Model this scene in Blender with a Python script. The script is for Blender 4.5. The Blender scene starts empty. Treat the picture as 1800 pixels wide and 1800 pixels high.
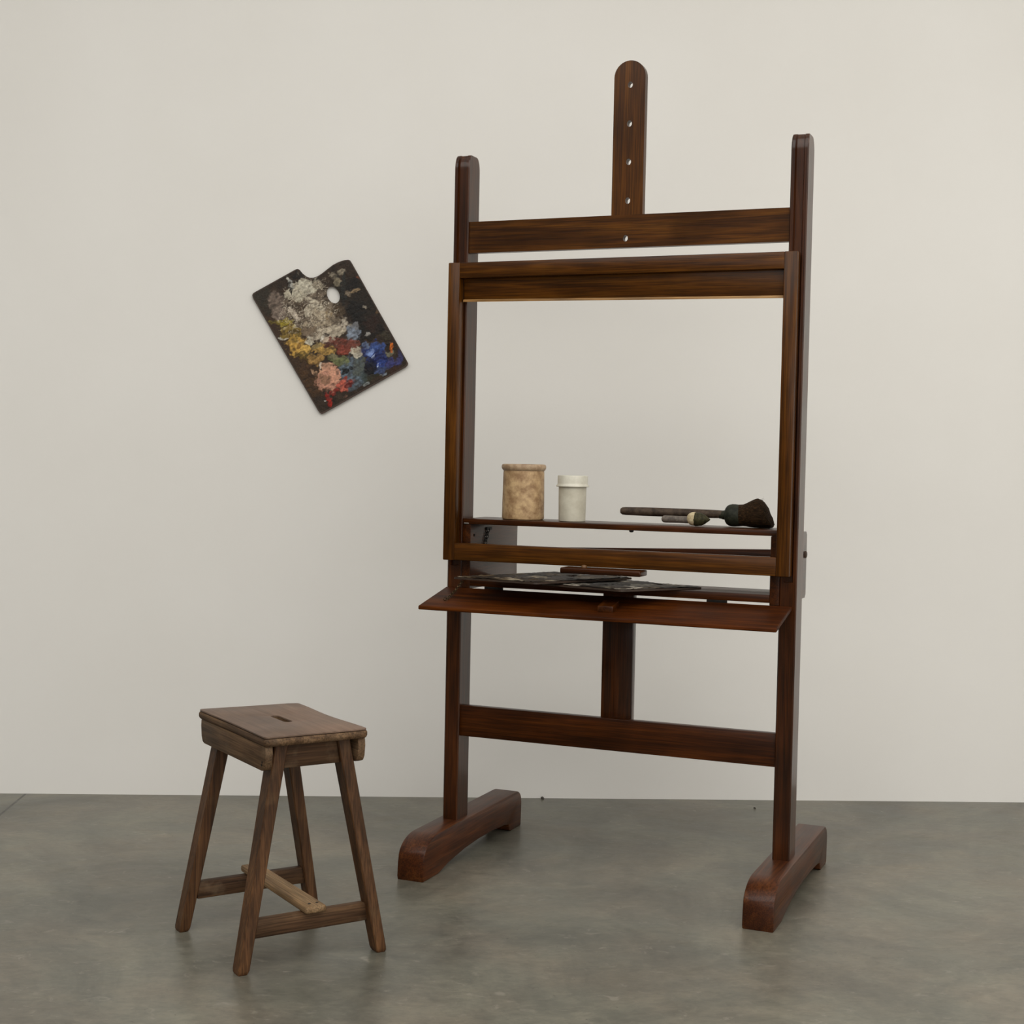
import bpy, bmesh, math, random
from mathutils import Vector, Matrix, noise
from mathutils.geometry import delaunay_2d_cdt

random.seed(7)
SC = bpy.context.scene
COL = SC.collection
PI = math.pi

# ------------------------------------------------------------------ materials
def s2l(c):
    return tuple(((x/255)/12.92 if x/255 <= .04045 else ((x/255+.055)/1.055)**2.4) for x in c)

def new_mat(name):
    m = bpy.data.materials.new(name); m.use_nodes = True
    nt = m.node_tree; b = nt.nodes['Principled BSDF']
    return m, nt, b

def N(nt, typ, **kw):
    n = nt.nodes.new(typ)
    for k, v in kw.items(): setattr(n, k, v)
    return n

def ramp(nt, stops):
    r = N(nt, 'ShaderNodeValToRGB')
    e = r.color_ramp.elements
    while len(e) < len(stops): e.new(.5)
    for el, (p, c) in zip(e, stops):
        el.position = p; el.color = (c[0], c[1], c[2], 1)
    return r

def mix(nt, fac, a, b, blend='MIX'):
    m = N(nt, 'ShaderNodeMix', data_type='RGBA', blend_type=blend)
    for sock, v in ((m.inputs[0], fac), (m.inputs[6], a), (m.inputs[7], b)):
        if hasattr(v, 'links') or isinstance(v, bpy.types.NodeSocket): nt.links.new(v, sock)
        elif isinstance(v, (int, float)): sock.default_value = v
        else: sock.default_value = (v[0], v[1], v[2], 1)
    return m.outputs[2]

def wood(name, axis, dark, mid, light, rough=.3, coat=.05, coat_rough=.1, wear=None, spec=.2, grain=.22):
    """plank wood, grain running along one local axis"""
    m, nt, b = new_mat(name); L = nt.links.new
    tc = N(nt, 'ShaderNodeTexCoord'); oi = N(nt, 'ShaderNodeObjectInfo')
    mul = N(nt, 'ShaderNodeMath', operation='MULTIPLY'); L(oi.outputs['Random'], mul.inputs[0]); mul.inputs[1].default_value = 37
    add = N(nt, 'ShaderNodeVectorMath', operation='ADD'); L(tc.outputs['Object'], add.inputs[0]); L(mul.outputs[0], add.inputs[1])
    mp = N(nt, 'ShaderNodeMapping'); L(add.outputs[0], mp.inputs[0])
    sc = [26., 26., 26.]; sc[axis] = 1.3
    mp.inputs['Scale'].default_value = sc
    n1 = N(nt, 'ShaderNodeTexNoise'); L(mp.outputs[0], n1.inputs['Vector'])
    n1.inputs['Scale'].default_value = 1.; n1.inputs['Detail'].default_value = 5; n1.inputs['Distortion'].default_value = 1.2
    mp2 = N(nt, 'ShaderNodeMapping'); L(add.outputs[0], mp2.inputs[0])
    sc2 = [230., 230., 230.]; sc2[axis] = 7.
    mp2.inputs['Scale'].default_value = sc2
    n2 = N(nt, 'ShaderNodeTexNoise'); L(mp2.outputs[0], n2.inputs['Vector']); n2.inputs['Scale'].default_value = 1.; n2.inputs['Detail'].default_value = 3
    n3 = N(nt, 'ShaderNodeTexNoise'); L(add.outputs[0], n3.inputs['Vector']); n3.inputs['Scale'].default_value = 5.; n3.inputs['Detail'].default_value = 4
    r1 = ramp(nt, [(.32, dark), (.53, mid), (.78, light)]); L(n1.outputs[0], r1.inputs[0])
    r2 = ramp(nt, [(.38, (1-2*grain,)*3), (.6, (1+.3*grain,)*3)]); L(n2.outputs[0], r2.inputs[0])
    r3 = ramp(nt, [(.3, (.7, .7, .7)), (.7, (1.25, 1.25, 1.25))]); L(n3.outputs[0], r3.inputs[0])
    c = mix(nt, 1., r1.outputs[0], r2.outputs[0], 'MULTIPLY')
    c = mix(nt, 1., c, r3.outputs[0], 'MULTIPLY')
    if wear:
        n4 = N(nt, 'ShaderNodeTexNoise'); L(add.outputs[0], n4.inputs['Vector']); n4.inputs['Scale'].default_value = 14.; n4.inputs['Detail'].default_value = 6
        r4 = ramp(nt, [(.55, (0, 0, 0)), (.8, (.6, .6, .6))]); L(n4.outputs[0], r4.inputs[0])
        c = mix(nt, r4.outputs[0], c, wear)
    L(c, b.inputs['Base Color'])
    rr = N(nt, 'ShaderNodeMapRange'); L(n3.outputs[0], rr.inputs[0]); rr.inputs[3].default_value = rough*.8; rr.inputs[4].default_value = rough*1.3
    L(rr.outputs[0], b.inputs['Roughness'])
    b.inputs['Coat Weight'].default_value = coat; b.inputs['Coat Roughness'].default_value = coat_rough
    b.inputs['Specular IOR Level'].default_value = spec
    bp = N(nt, 'ShaderNodeBump'); L(n2.outputs[0], bp.inputs['Height']); bp.inputs['Strength'].default_value = .12; bp.inputs['Distance'].default_value = .002
    L(bp.outputs[0], b.inputs['Normal'])
    return m

OD, OM, OL = s2l((46, 20, 3)), s2l((64, 30, 5)), s2l((84, 43, 9))
WX = wood('varnished oak along x', 0, OD, OM, OL)
WY = wood('varnished oak along y', 1, OD, OM, OL, coat=.25)
WZ = wood('varnished oak along z', 2, OD, OM, OL, coat=.3, spec=.25)
PD_, PM_, PL_ = s2l((62, 33, 5)), s2l((83, 47, 8)), s2l((102, 62, 14))
WXL = wood('paler varnished oak along x', 0, PD_, PM_, PL_)
WZL = wood('paler varnished oak along z', 2, PD_, PM_, PL_)
WXT = wood('red brown varnished tray', 0, s2l((50, 21, 3)), s2l((72, 33, 5)), s2l((94, 48, 9)), rough=.5, coat=0, spec=.1)
FT = wood('worn varnished foot', 1, s2l((58, 26, 7)), s2l((76, 38, 12)), s2l((96, 54, 22)), rough=.4, coat=.15, coat_rough=.2)
SD, SM, SL = s2l((80, 60, 43)), s2l((106, 82, 59)), s2l((128, 102, 76))
SWR = s2l((124, 104, 82))
SX = wood('stool wood along x', 0, SD, SM, SL, rough=.6, coat=0, wear=SWR, spec=.2)  # tones lightened to stand in for light missing on the aprons
SY = wood('stool wood along y', 1, s2l((60, 42, 28)), s2l((84, 60, 40)), s2l((106, 80, 55)), rough=.6, coat=0, wear=SWR, spec=.2)
SZ = wood('stool wood along z', 2, s2l((62, 40, 22)), s2l((85, 56, 32)), s2l((108, 76, 48)), rough=.5, coat=.0, wear=s2l((90, 68, 45)), spec=.25)
SEAT = wood('worn stool seat', 0, s2l((102, 82, 69)), s2l((113, 92, 78)), s2l((122, 101, 86)), rough=.5, coat=0, wear=s2l((114, 95, 78)), spec=.3, grain=.08)
PALE = wood('pale worn stretcher', 0, s2l((104, 80, 54)), s2l((138, 110, 78)), s2l((164, 136, 102)), rough=.6, coat=0.)

def plain(name, col, rough=.5, metal=0., var=.0, scale=20., col2=None, bump=0., spec=.5):
    m, nt, b = new_mat(name); L = nt.links.new
    b.inputs['Roughness'].default_value = rough; b.inputs['Metallic'].default_value = metal
    b.inputs['Specular IOR Level'].default_value = spec
    tc = N(nt, 'ShaderNodeTexCoord')
    n = N(nt, 'ShaderNodeTexNoise'); L(tc.outputs['Object'], n.inputs['Vector']); n.inputs['Scale'].default_value = scale; n.inputs['Detail'].default_value = 6; n.inputs['Roughness'].default_value = .65
    c2 = col2 or tuple(x*(1-var) for x in col)
    r = ramp(nt, [(.38, c2), (.64, col)]); L(n.outputs[0], r.inputs[0]); L(r.outputs[0], b.inputs['Base Color'])
    if bump:
        bp = N(nt, 'ShaderNodeBump'); L(n.outputs[0], bp.inputs['Height']); bp.inputs['Strength'].default_value = bump; bp.inputs['Distance'].default_value = .002
        L(bp.outputs[0], b.inputs['Normal'])
    return m

IRON = plain('dark iron', (.012, .010, .008), .55, .3, .4, 60, spec=.25)
BRASS = plain('dull brass', (.10, .065, .03), .4, .9, .4, 60)
STONE = plain('stoneware', s2l((194, 164, 122)), .55, 0, 0, 34., s2l((142, 110, 76)), .15)
STONE_RIM = plain('stoneware rim', s2l((184, 160, 130)), .5, 0, 0, 40., s2l((138, 110, 82)), .1)
CREAM = plain('cream plastic', s2l((200, 195, 178)), .5, 0, 0, 28., s2l((186, 180, 162)), .03)
CREAM_LID = plain('cream plastic lid', s2l((214, 210, 196)), .45, 0, 0, 28., s2l((198, 194, 178)), .02)
HANDLE = plain('grey brown brush handle', s2l((80, 66, 54)), .6, 0, 0, 50., s2l((48, 38, 30)), .1, .25)
HANDLE2 = plain('grey brush handle', s2l((112, 102, 92)), .6, 0, 0, 60., s2l((70, 62, 56)), .1)
FERR = plain('dark green painted binding', s2l((46, 47, 35)), .6, 0, 0, 60., s2l((24, 26, 18)), .2, .25)
BAND = plain('cream string band', s2l((206, 192, 158)), .7, 0, 0, 90., s2l((170, 152, 116)), .3)
GREENB = plain('paint caked dark green bristle', s2l((66, 62, 38)), .6, 0, 0, 120., s2l((36, 34, 20)), .5, .2)
NUB = plain('bare wood nub', s2l((104, 72, 38)), .5, 0, .3, 40.)
GREYP = plain('dark chip', s2l((70, 66, 58)), .8, 0, .4, 90.)

def bristle_mat():
    m, nt, b = new_mat('brown hog bristle'); L = nt.links.new
    tc = N(nt, 'ShaderNodeTexCoord'); mp = N(nt, 'ShaderNodeMapping'); L(tc.outputs['Object'], mp.inputs[0])
    mp.inputs['Scale'].default_value = (14, 420, 420)
    n = N(nt, 'ShaderNodeTexNoise'); L(mp.outputs[0], n.inputs['Vector']); n.inputs['Scale'].default_value = 1; n.inputs['Detail'].default_value = 3
    r = ramp(nt, [(.3, s2l((22, 15, 8))), (.55, s2l((48, 34, 20))), (.75, s2l((84, 58, 34)))]); L(n.outputs[0], r.inputs[0])
    L(r.outputs[0], b.inputs['Base Color']); b.inputs['Roughness'].default_value = .8; b.inputs['Specular IOR Level'].default_value = .1
    bp = N(nt, 'ShaderNodeBump'); L(n.outputs[0], bp.inputs['Height']); bp.inputs['Strength'].default_value = .8; bp.inputs['Distance'].default_value = .003
    L(bp.outputs[0], b.inputs['Normal'])
    return m
BRIS = bristle_mat()

def paint_mat():
    m, nt, b = new_mat('dried oil paint'); L = nt.links.new
    a = N(nt, 'ShaderNodeVertexColor', layer_name='paint')
    tc = N(nt, 'ShaderNodeTexCoord')
    n = N(nt, 'ShaderNodeTexNoise'); L(tc.outputs['Object'], n.inputs['Vector']); n.inputs['Scale'].default_value = 150; n.inputs['Detail'].default_value = 5
    r = ramp(nt, [(.3, (.75, .75, .75)), (.7, (1.2, 1.2, 1.2))]); L(n.outputs[0], r.inputs[0])
    L(mix(nt, 1., a.outputs[0], r.outputs[0], 'MULTIPLY'), b.inputs['Base Color'])
    b.inputs['Roughness'].default_value = .5; b.inputs['Specular IOR Level'].default_value = .25
    bp = N(nt, 'ShaderNodeBump'); L(n.outputs[0], bp.inputs['Height']); bp.inputs['Strength'].default_value = .5; bp.inputs['Distance'].default_value = .003
    L(bp.outputs[0], b.inputs['Normal'])
    return m
PAINT = paint_mat()

def wall_mat():
    m, nt, b = new_mat('matt white gallery paint'); L = nt.links.new
    tc = N(nt, 'ShaderNodeTexCoord')
    n = N(nt, 'ShaderNodeTexNoise'); L(tc.outputs['Object'], n.inputs['Vector']); n.inputs['Scale'].default_value = 1.6; n.inputs['Detail'].default_value = 5
    r = ramp(nt, [(.3, (.775, .758, .722)), (.7, (.80, .785, .752))]); L(n.outputs[0], r.inputs[0])
    L(r.outputs[0], b.inputs['Base Color']); b.inputs['Roughness'].default_value = .75
    b.inputs['Specular IOR Level'].default_value = .25
    n2 = N(nt, 'ShaderNodeTexNoise'); L(tc.outputs['Object'], n2.inputs['Vector']); n2.inputs['Scale'].default_value = 260; n2.inputs['Detail'].default_value = 2
    bp = N(nt, 'ShaderNodeBump'); L(n2.outputs[0], bp.inputs['Height']); bp.inputs['Strength'].default_value = .06; bp.inputs['Distance'].default_value = .002
    L(bp.outputs[0], b.inputs['Normal'])
    return m
WALLM = wall_mat()

JX = -1.674
def floor_mat():
    m, nt, b = new_mat('polished grey concrete'); L = nt.links.new
    tc = N(nt, 'ShaderNodeTexCoord')
    def noi(scale, det, rough=.6, dist=0., st=None):
        src = tc.outputs['Object']
        if st:
            mp = N(nt, 'ShaderNodeMapping'); L(src, mp.inputs[0]); mp.inputs['Scale'].default_value = st; src = mp.outputs[0]
        n = N(nt, 'ShaderNodeTexNoise'); L(src, n.inputs['Vector']); n.inputs['Scale'].default_value = scale
        n.inputs['Detail'].default_value = det; n.inputs['Roughness'].default_value = rough; n.inputs['Distortion'].default_value = dist
        return n.outputs[0]
    big = noi(1.7, 8, .68, .8)
    r = ramp(nt, [(.32, s2l((82, 79, 71))), (.5, s2l((101, 97, 87))), (.7, s2l((121, 115, 102)))]); L(big, r.inputs[0])
    med = noi(5., 9, .75, .8, (.8, 1.5, 1))
    r2 = ramp(nt, [(.3, (.74, .75, .75)), (.5, (1, 1, 1)), (.7, (1.2, 1.18, 1.16))]); L(med, r2.inputs[0])
    c = mix(nt, 1., r.outputs[0], r2.outputs[0], 'MULTIPLY')
    fin = noi(24., 9, .72, 1.2, (.8, 1.5, 1))
    r6 = ramp(nt, [(.3, (.80, .80, .80)), (.5, (1, 1, 1)), (.7, (1.2, 1.19, 1.17))]); L(fin, r6.inputs[0])
    c = mix(nt, 1., c, r6.outputs[0], 'MULTIPLY')
    tint = noi(2.2, 3)
    r5 = ramp(nt, [(.42, (.96, 1.01, 1.0)), (.6, (1.02, 1.0, .97))]); L(tint, r5.inputs[0])
    c = mix(nt, 1., c, r5.outputs[0], 'MULTIPLY')
    sp = noi(15., 8, .62, 1.5, (1, 1.5, 1))
    r3 = ramp(nt, [(.6, (0, 0, 0)), (.72, (.5, .5, .5))]); L(sp, r3.inputs[0])
    c = mix(nt, r3.outputs[0], c, s2l((142, 136, 124)))
    dk = noi(60., 3, .5)
    r4 = ramp(nt, [(.24, (.8, .8, .8)), (.3, (0, 0, 0))]); L(dk, r4.inputs[0])
    c = mix(nt, r4.outputs[0], c, s2l((66, 62, 56)))
    sep = N(nt, 'ShaderNodeSeparateXYZ'); L(tc.outputs['Object'], sep.inputs[0])
    # sawn joint in the slab
    d = N(nt, 'ShaderNodeMath', operation='SUBTRACT'); L(sep.outputs[0], d.inputs[0]); d.inputs[1].default_value = JX
    ab = N(nt, 'ShaderNodeMath', operation='ABSOLUTE'); L(d.outputs[0], ab.inputs[0])
    lt = N(nt, 'ShaderNodeMath', operation='LESS_THAN'); L(ab.outputs[0], lt.inputs[0]); lt.inputs[1].default_value = .005
    c = mix(nt, lt.outputs[0], c, s2l((52, 49, 44)))
    L(c, b.inputs['Base Color'])
    rr = N(nt, 'ShaderNodeMapRange'); L(med, rr.inputs[0]); rr.inputs[1].default_value = .3; rr.inputs[2].default_value = .7; rr.inputs[3].default_value = .28; rr.inputs[4].default_value = .42
    L(rr.outputs[0], b.inputs['Roughness']); b.inputs['Specular IOR Level'].default_value = .45
    bp = N(nt, 'ShaderNodeBump'); L(med, bp.inputs['Height']); bp.inputs['Strength'].default_value = .08; bp.inputs['Distance'].default_value = .004
    L(bp.outputs[0], b.inputs['Normal'])
    return m
FLOORM = floor_mat()
CEILM = plain('white ceiling paint', (.75, .74, .72), .8, 0, .02)

# ------------------------------------------------------------------ mesh helpers
def link(name, bm, mat, parent=None, smooth=False, sharp=35):
    me = bpy.data.meshes.new(name)
    bmesh.ops.recalc_face_normals(bm, faces=bm.faces[:])
    bm.to_mesh(me); bm.free()
    me.materials.append(mat)
    if smooth:
        for p in me.polygons: p.use_smooth = True
        me.set_sharp_from_angle(angle=math.radians(sharp))
    o = bpy.data.objects.new(name, me); COL.objects.link(o)
    if parent: o.parent = parent
    return o

def bevel(bm, w, seg=2):
    es = [e for e in bm.edges if len(e.link_faces) == 2 and e.calc_face_angle(0) > .6]
    bmesh.ops.bevel(bm, geom=es, offset=w, segments=seg, profile=.5, affect='EDGES', clamp_overlap=True)

def hexa(pts, bev=.0025, seg=2):
    """8 corner points: bottom ring then top ring"""
    bm = bmesh.new(); v = [bm.verts.new(p) for p in pts]
    for f in ((3, 2, 1, 0), (4, 5, 6, 7), (0, 1, 5, 4), (1, 2, 6, 5), (2, 3, 7, 6), (3, 0, 4, 7)):
        bm.faces.new([v[i] for i in f])
    bmesh.ops.recalc_face_normals(bm, faces=bm.faces[:])
    if bev: bevel(bm, bev, seg)
    return bm

def boxbm(x0, x1, y0, y1, z0, z1, bev=.0025, seg=2):
    return hexa([(x0, y0, z0), (x1, y0, z0), (x1, y1, z0), (x0, y1, z0), (x0, y0, z1), (x1, y0, z1), (x1, y1, z1), (x0, y1, z1)], bev, seg)

def box(name, x0, x1, y0, y1, z0, z1, mat, parent, bev=.0025):
    return link(name, boxbm(x0, x1, y0, y1, z0, z1, bev), mat, parent, True)

def loft(rings, cap=True):
    bm = bmesh.new(); vr = [[bm.verts.new(p) for p in r] for r in rings]
    n = len(rings[0])
    for a, b in zip(vr, vr[1:]):
        for i in range(n):
            bm.faces.new((a[i], a[(i+1) % n], b[(i+1) % n], b[i]))
    if cap:
        bm.faces.new(vr[0][::-1]); bm.faces.new(vr[-1])
    return bm

def prism(profile, x0, x1, bev=.003, seg=2):
    """profile of (y, z) extruded along x"""
    bm = loft([[(x0, y, z) for y, z in profile], [(x1, y, z) for y, z in profile]])
    bmesh.ops.recalc_face_normals(bm, faces=bm.faces[:])
    if bev:
        es = [e for e in bm.edges if abs(e.verts[0].co.x-e.verts[1].co.x) < 1e-6]
        bmesh.ops.bevel(bm, geom=es, offset=bev, segments=seg, profile=.5, affect='EDGES', clamp_overlap=True)
    return bm

def lathe(prof, c=(0, 0, 0), seg=48):
    rings = []
    for r, z in prof:
        rings.append([(c[0]+r*math.cos(2*PI*i/seg), c[1]+r*math.sin(2*PI*i/seg), c[2]+z) for i in range(seg)])
    return loft(rings)

def lathe_x(prof, c, seg=20, jit=0.):
    """revolve (x, r) about an axis parallel to x"""
    rings = []
    for x, r in prof:
        rings.append([(c[0]+x, c[1]+r*math.cos(2*PI*i/seg)*(1+jit*random.uniform(-1, 1)), c[2]+r*math.sin(2*PI*i/seg)*(1+jit*random.uniform(-1, 1))) for i in range(seg)])
    return loft(rings)

def plate(outline, holes, t, plane, off):
    """flat board with holes. outline in 2D; plane(a, b, d) -> 3D"""
    pts = []; edges = []
    loops = []
    for lp in [outline]+holes:
        s = len(pts); pts += [Vector(p) for p in lp]; n = len(lp)
        edges += [(s+i, s+(i+1) % n) for i in range(n)]; loops.append((s, n))
    vco, _, faces, *_ = delaunay_2d_cdt(pts, edges, [], 0, 1e-7)
    def inside(p, poly):
        c = False; n = len(poly); j = n-1
        for i in range(n):
            xi, yi = poly[i]; xj, yj = poly[j]
            if (yi > p[1]) != (yj > p[1]) and p[0] < (xj-xi)*(p[1]-yi)/(yj-yi)+xi: c = not c
            j = i
        return c
    bm = bmesh.new()
    A = [bm.verts.new(plane(v.x, v.y, off)) for v in vco]
    B = [bm.verts.new(plane(v.x, v.y, off+t)) for v in vco]
    cnt = {}
    for f in faces:
        c = (sum(vco[i].x for i in f)/len(f), sum(vco[i].y for i in f)/len(f))
        if not inside(c, outline) or any(inside(c, h) for h in holes): continue
        bm.faces.new([A[i] for i in f]); bm.faces.new([B[i] for i in f][::-1])
        for i in range(len(f)):
            k = (f[i], f[(i+1) % len(f)])
            cnt[k] = cnt.get(k, 0)+1
    for (i, j) in list(cnt):
        if (j, i) not in cnt: bm.faces.new((A[j], A[i], B[i], B[j]))
    bmesh.ops.delete(bm, geom=[v for v in bm.verts if not v.link_faces], context='VERTS')
    return bm, inside

def circle(cx, cy, rx, ry=None, n=16, rot=0.):
    ry = ry or rx
    return [(cx+rx*math.cos(2*PI*i/n)*math.cos(rot)-ry*math.sin(2*PI*i/n)*math.sin(rot),
             cy+rx*math.cos(2*PI*i/n)*math.sin(rot)+ry*math.sin(2*PI*i/n)*math.cos(rot)) for i in range(n)]

def tag(o, label, cat, group=None):
    o['label'] = label; o['category'] = cat
    if group: o['group'] = group
    return o

def empty(name, loc, rz, label, cat, group=None):
    o = bpy.data.objects.new(name, None); COL.objects.link(o)
    o.location = loc; o.rotation_euler = (0, 0, rz); o.empty_display_size = .1
    return tag(o, label, cat, group)

def struct(name, bm, mat):
    o = link(name, bm, mat); o['kind'] = 'structure'; return o

# ------------------------------------------------------------------ the room
YW = .9023
RX0, RX1, RY0, RZ = -7.0, 6.5, -9.0, 5.2
struct('floor', boxbm(RX0, RX1, RY0, YW, -.2, 0, 0), FLOORM)
struct('wall_back', boxbm(RX0-.2, RX1+.2, YW, YW+.2, -.2, RZ+.2, 0), WALLM)
DIM = plain('dimmed unseen wall', (.17, .165, .155), .8, 0, .05)  # unseen walls darkened in colour so the varnish reflects a dim room
struct('wall_left', boxbm(RX0-.2, RX0, RY0, YW, -.2, RZ+.2, 0), DIM)
struct('wall_right', boxbm(RX1, RX1+.2, RY0, YW, -.2, RZ+.2, 0), WALLM)
struct('wall_front', boxbm(RX0-.2, RX1+.2, RY0-.2, RY0, -.2, RZ+.2, 0), DIM)
struct('ceiling', boxbm(RX0-.2, RX1+.2, RY0-.2, YW+.2, RZ, RZ+.2, 0), CEILM)

# ------------------------------------------------------------------ easel
WA = .44153
ca, sa = math.cos(-WA), math.sin(-WA)
W, PW, PD = 1.2096, .05515, .09089
OX, OY = W/2, .1                                   # easel origin under its middle
def ew(x, y, z=0):
    return Vector((ca*x-sa*y, sa*x+ca*y, z))
E = empty('painters_easel', ew(OX, OY), -WA, 'tall dark varnished wooden studio easel on two long feet on the concrete floor', 'easel')
def sh(x0, x1, y0, y1, z0, z1): return (x0-OX, x1-OX, y0-OY, y1-OY, z0, z1)
def ebox(name, x0, x1, y0, y1, z0, z1, mat, bev=.0025, parent=E):
    return box(name, *sh(x0, x1, y0, y1, z0, z1), mat, parent, bev)

ZF, ZT = .13721, 2.4235
# posts, grooved front above the shelf, rounded top
def post(x0, lean=0.):
    w, d = PW, PD
    rings = []
    def ring(z, g, ky=1., kx=1.):
        c = .0035
        p = [(0, c), (c, 0), (.0125, 0), (.0165, g), (w-.0165, g), (w-.0125, 0), (w-c, 0), (w, c), (w, d-c), (w-c, d), (c, d), (0, d-c)]
        return [(x0-OX+w/2+(x-w/2)*kx, -OY+d/2+(y-d/2)*ky, z) for x, y in p]
    rings.append(ring(ZF, .0002)); rings.append(ring(1.02, .0002)); rings.append(ring(1.021, .010))
    rings.append(ring(ZT-.05, .010))
    for k in range(1, 9):
        t = k/8*PI/2
        rings.append(ring(ZT-.05+.05*math.sin(t), .010, .52+.48*math.cos(t), .90+.10*math.cos(t)))
    return link('post', loft(rings), WZ, E, True, 40)
post(0); post(W-PW)

# feet
yf, yb = -.3047, .549
def foot(x0):
    pr = [(yf+.004, 0), (yf, .012), (yf+.003, .055)]
    for k in range(0, 9):
        t = k/8*PI/2
        pr.append((yf+.006+.115*(1-math.cos(t)), .070+(ZF-.070)*math.sin(t)))
    for k in range(0, 7):
        t = k/6*PI/2
        pr.append((yb-.05+.05*math.sin(t), ZF-.05+.05*math.cos(t)))
    pr += [(yb-.004, .004), (yb-.008, 0), (yb-.105, 0), (yb-.118, .006), (yb-.128, .028), (yb-.16, .034), (yb-.28, .040), (yb-.40, .040), (yb-.52, .034), (yf+.20, .018), (yf+.14, .005), (yf+.12, 0)]
    bm = prism([(y-OY, z) for y, z in pr], x0-OX, x0+.096-OX, .0045, 2)
    return link('foot', bm, FT, E, True, 30)
foot(PW/2-.048); foot(W-PW/2-.048)

ebox('lower_rail', PW-.004, W-PW+.004, .0117, .040, .4293, .5364, WX)
ebox('centre_post', .556, .663, .0402, .074, .445, .9575, WZ)
# crossbar (a locking hole) and the mast with its row of holes
HZ = [2.6225, 2.4965, 2.372, 2.2455, 2.119]
MX0, MX1 = .556, .6631
hx = .6115
bm, _ = plate([(PW-OX, 2.089), (W-PW-OX, 2.089), (W-PW-OX, 2.1952), (PW-OX, 2.1952)], [circle(hx+.003-OX, HZ[4], .0085, .0105)], .024, lambda a, b, d: (a, d, b), .0107-OY)
link('crossbar', bm, WXL, E, True, 40)
mw = (MX1-MX0)/2; mc = (MX0+MX1)/2
out = [(MX0-OX, 2.1), (MX1-OX, 2.1)]+[(mc+mw*math.cos(t*PI/18)-OX, 2.7014-mw+mw*math.sin(t*PI/18)) for t in range(0, 19)]
bm, _ = plate(out, [circle(hx-OX, z, .0085, .0105) for z in HZ[:4]]+[circle(hx-.004-OX, HZ[4]+.003, .015, .015)], .026, lambda a, b, d: (a, d, b), .0349-OY)
link('mast', bm, WZL, E, True, 40)

# tilting canvas frame
FX0, FX1, FZ0, FZ1 = .0033, 1.1937, 1.0406, 2.0514
FY, FD, FW = -.0445, .0398, .0429
def stile(x0):
    return hexa([(x-OX, y-OY, z) for x, y, z in ((x0, FY-.0015, FZ0), (x0+FW, FY-.0015, FZ0), (x0+FW, FY+FD, FZ0), (x0, FY+FD, FZ0),
                                             (x0, FY+.0015, FZ1), (x0+FW, FY+.0015, FZ1), (x0+FW, FY+FD, FZ1), (x0, FY+FD, FZ1))], .003)
link('frame_stile', stile(FX0), WZL, E, True); link('frame_stile', stile(FX1-FW), WZL, E, True)
ebox('frame_top_rail', FX0+FW-.001, FX1-FW+.001, FY+.002, FY+.024, FZ1-.0534, FZ1-.0005, WXL)
ebox('frame_bottom_rail', FX0+FW-.001, FX1-FW+.001, FY-.001, FY+.03, FZ0+.0005, FZ0+.0593, WXL, .003)
# recessed clamp bar under the top rail, thin bevelled lower lip
x0, x1 = FX0+FW+.004, FX1-FW-.002
bm = hexa([(x0-OX, -.014-OY, 1.921), (x1-OX, -.014-OY, 1.9105), (x1-OX, -.004-OY, 1.913), (x0-OX, -.004-OY, 1.9235),
           (x0-OX, -.019-OY, 2.047), (x1-OX, -.019-OY, 2.047), (x1-OX, -.004-OY, 2.047), (x0-OX, -.004-OY, 2.047)], .003)
link('clamp_bar', bm, WXL, E, True)
bm = hexa([(x0-OX, -.021-OY, 1.9200), (x1-OX, -.021-OY, 1.9090), (x1-OX, -.0135-OY, 1.9115), (x0-OX, -.0135-OY, 1.9225),
           (x0-OX, -.019-OY, 1.929), (x1-OX, -.019-OY, 1.918), (x1-OX, -.0145-OY, 1.918), (x0-OX, -.0145-OY, 1.929)], .001)
LIP = link('clamp_bar_lip', bm, wood('rubbed bare edge', 0, s2l((120, 86, 48)), s2l((150, 112, 66)), s2l((186, 148, 96))), E, True)
LIP['label'] = 'pale rubbed lower edge'

# canvas ledge under the frame
lz = 1.0390
bm = hexa([(x-OX, y-OY, z) for x, y, z in ((.4515, -.098, lz-.0185), (.7265, -.098, lz-.0185), (.7265, -.022, lz-.0185), (.4515, -.022, lz-.0185),
                                            (.4515, -.098, lz), (.7265, -.098, lz), (.7265, -.022, lz), (.4515, -.022, lz))], .004, 3)
ledge = link('canvas_ledge', bm, WX, E, True)
bm = lathe([(.009, 0), (.010, .003), (.008, .009), (.003, .0105)], (.523-OX, -.062-OY, lz-.001), 16)
link('nub', bm, NUB, ledge, True)

# side cheeks, shelf, box shelf, back rail
CHT, CHD = .0308, .4257
def cheek(x0):
    pr = [(0, .946), (.004, .942), (CHD-.012, .9365), (CHD, .948), (CHD, 1.152), (CHD-.012, 1.1635), (0, 1.1635)]
    return link('side_panel', prism([(y-OY, z) for y, z in pr], x0-OX, x0+CHT-OX, .002), WY, E, True, 30)
chk = cheek(PW); chk2 = cheek(W-PW-CHT)
bm = lathe_x([(0, .012), (.003, .012), (.005, .008)], (W-PW-OX, CHD-.02-OY, 1.085), 14)
link('bolt', bm, plain('brown painted bolt', s2l((74, 56, 42)), .5, 0, .3, 60), chk2, True)
bm = lathe_x([(0, .003), (.002, .005), (.003, .003)], (PW+CHT-OX, .03-OY, 1.125), 12)
link('screw', bm, IRON, chk, True)
SHZ0, SHZ1 = 1.1640, 1.1828
shelf = ebox('shelf', PW+.002, W-PW-.002, -.001, .185, SHZ0, SHZ1, WX, .0025)
bm = lathe([(.004, -.007), (.007, -.005), (.008, -.001), (.008, .001)], (.656-OX, .02-OY, SHZ0), 14)
link('shelf_pin', bm, IRON, shelf, True)
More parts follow.
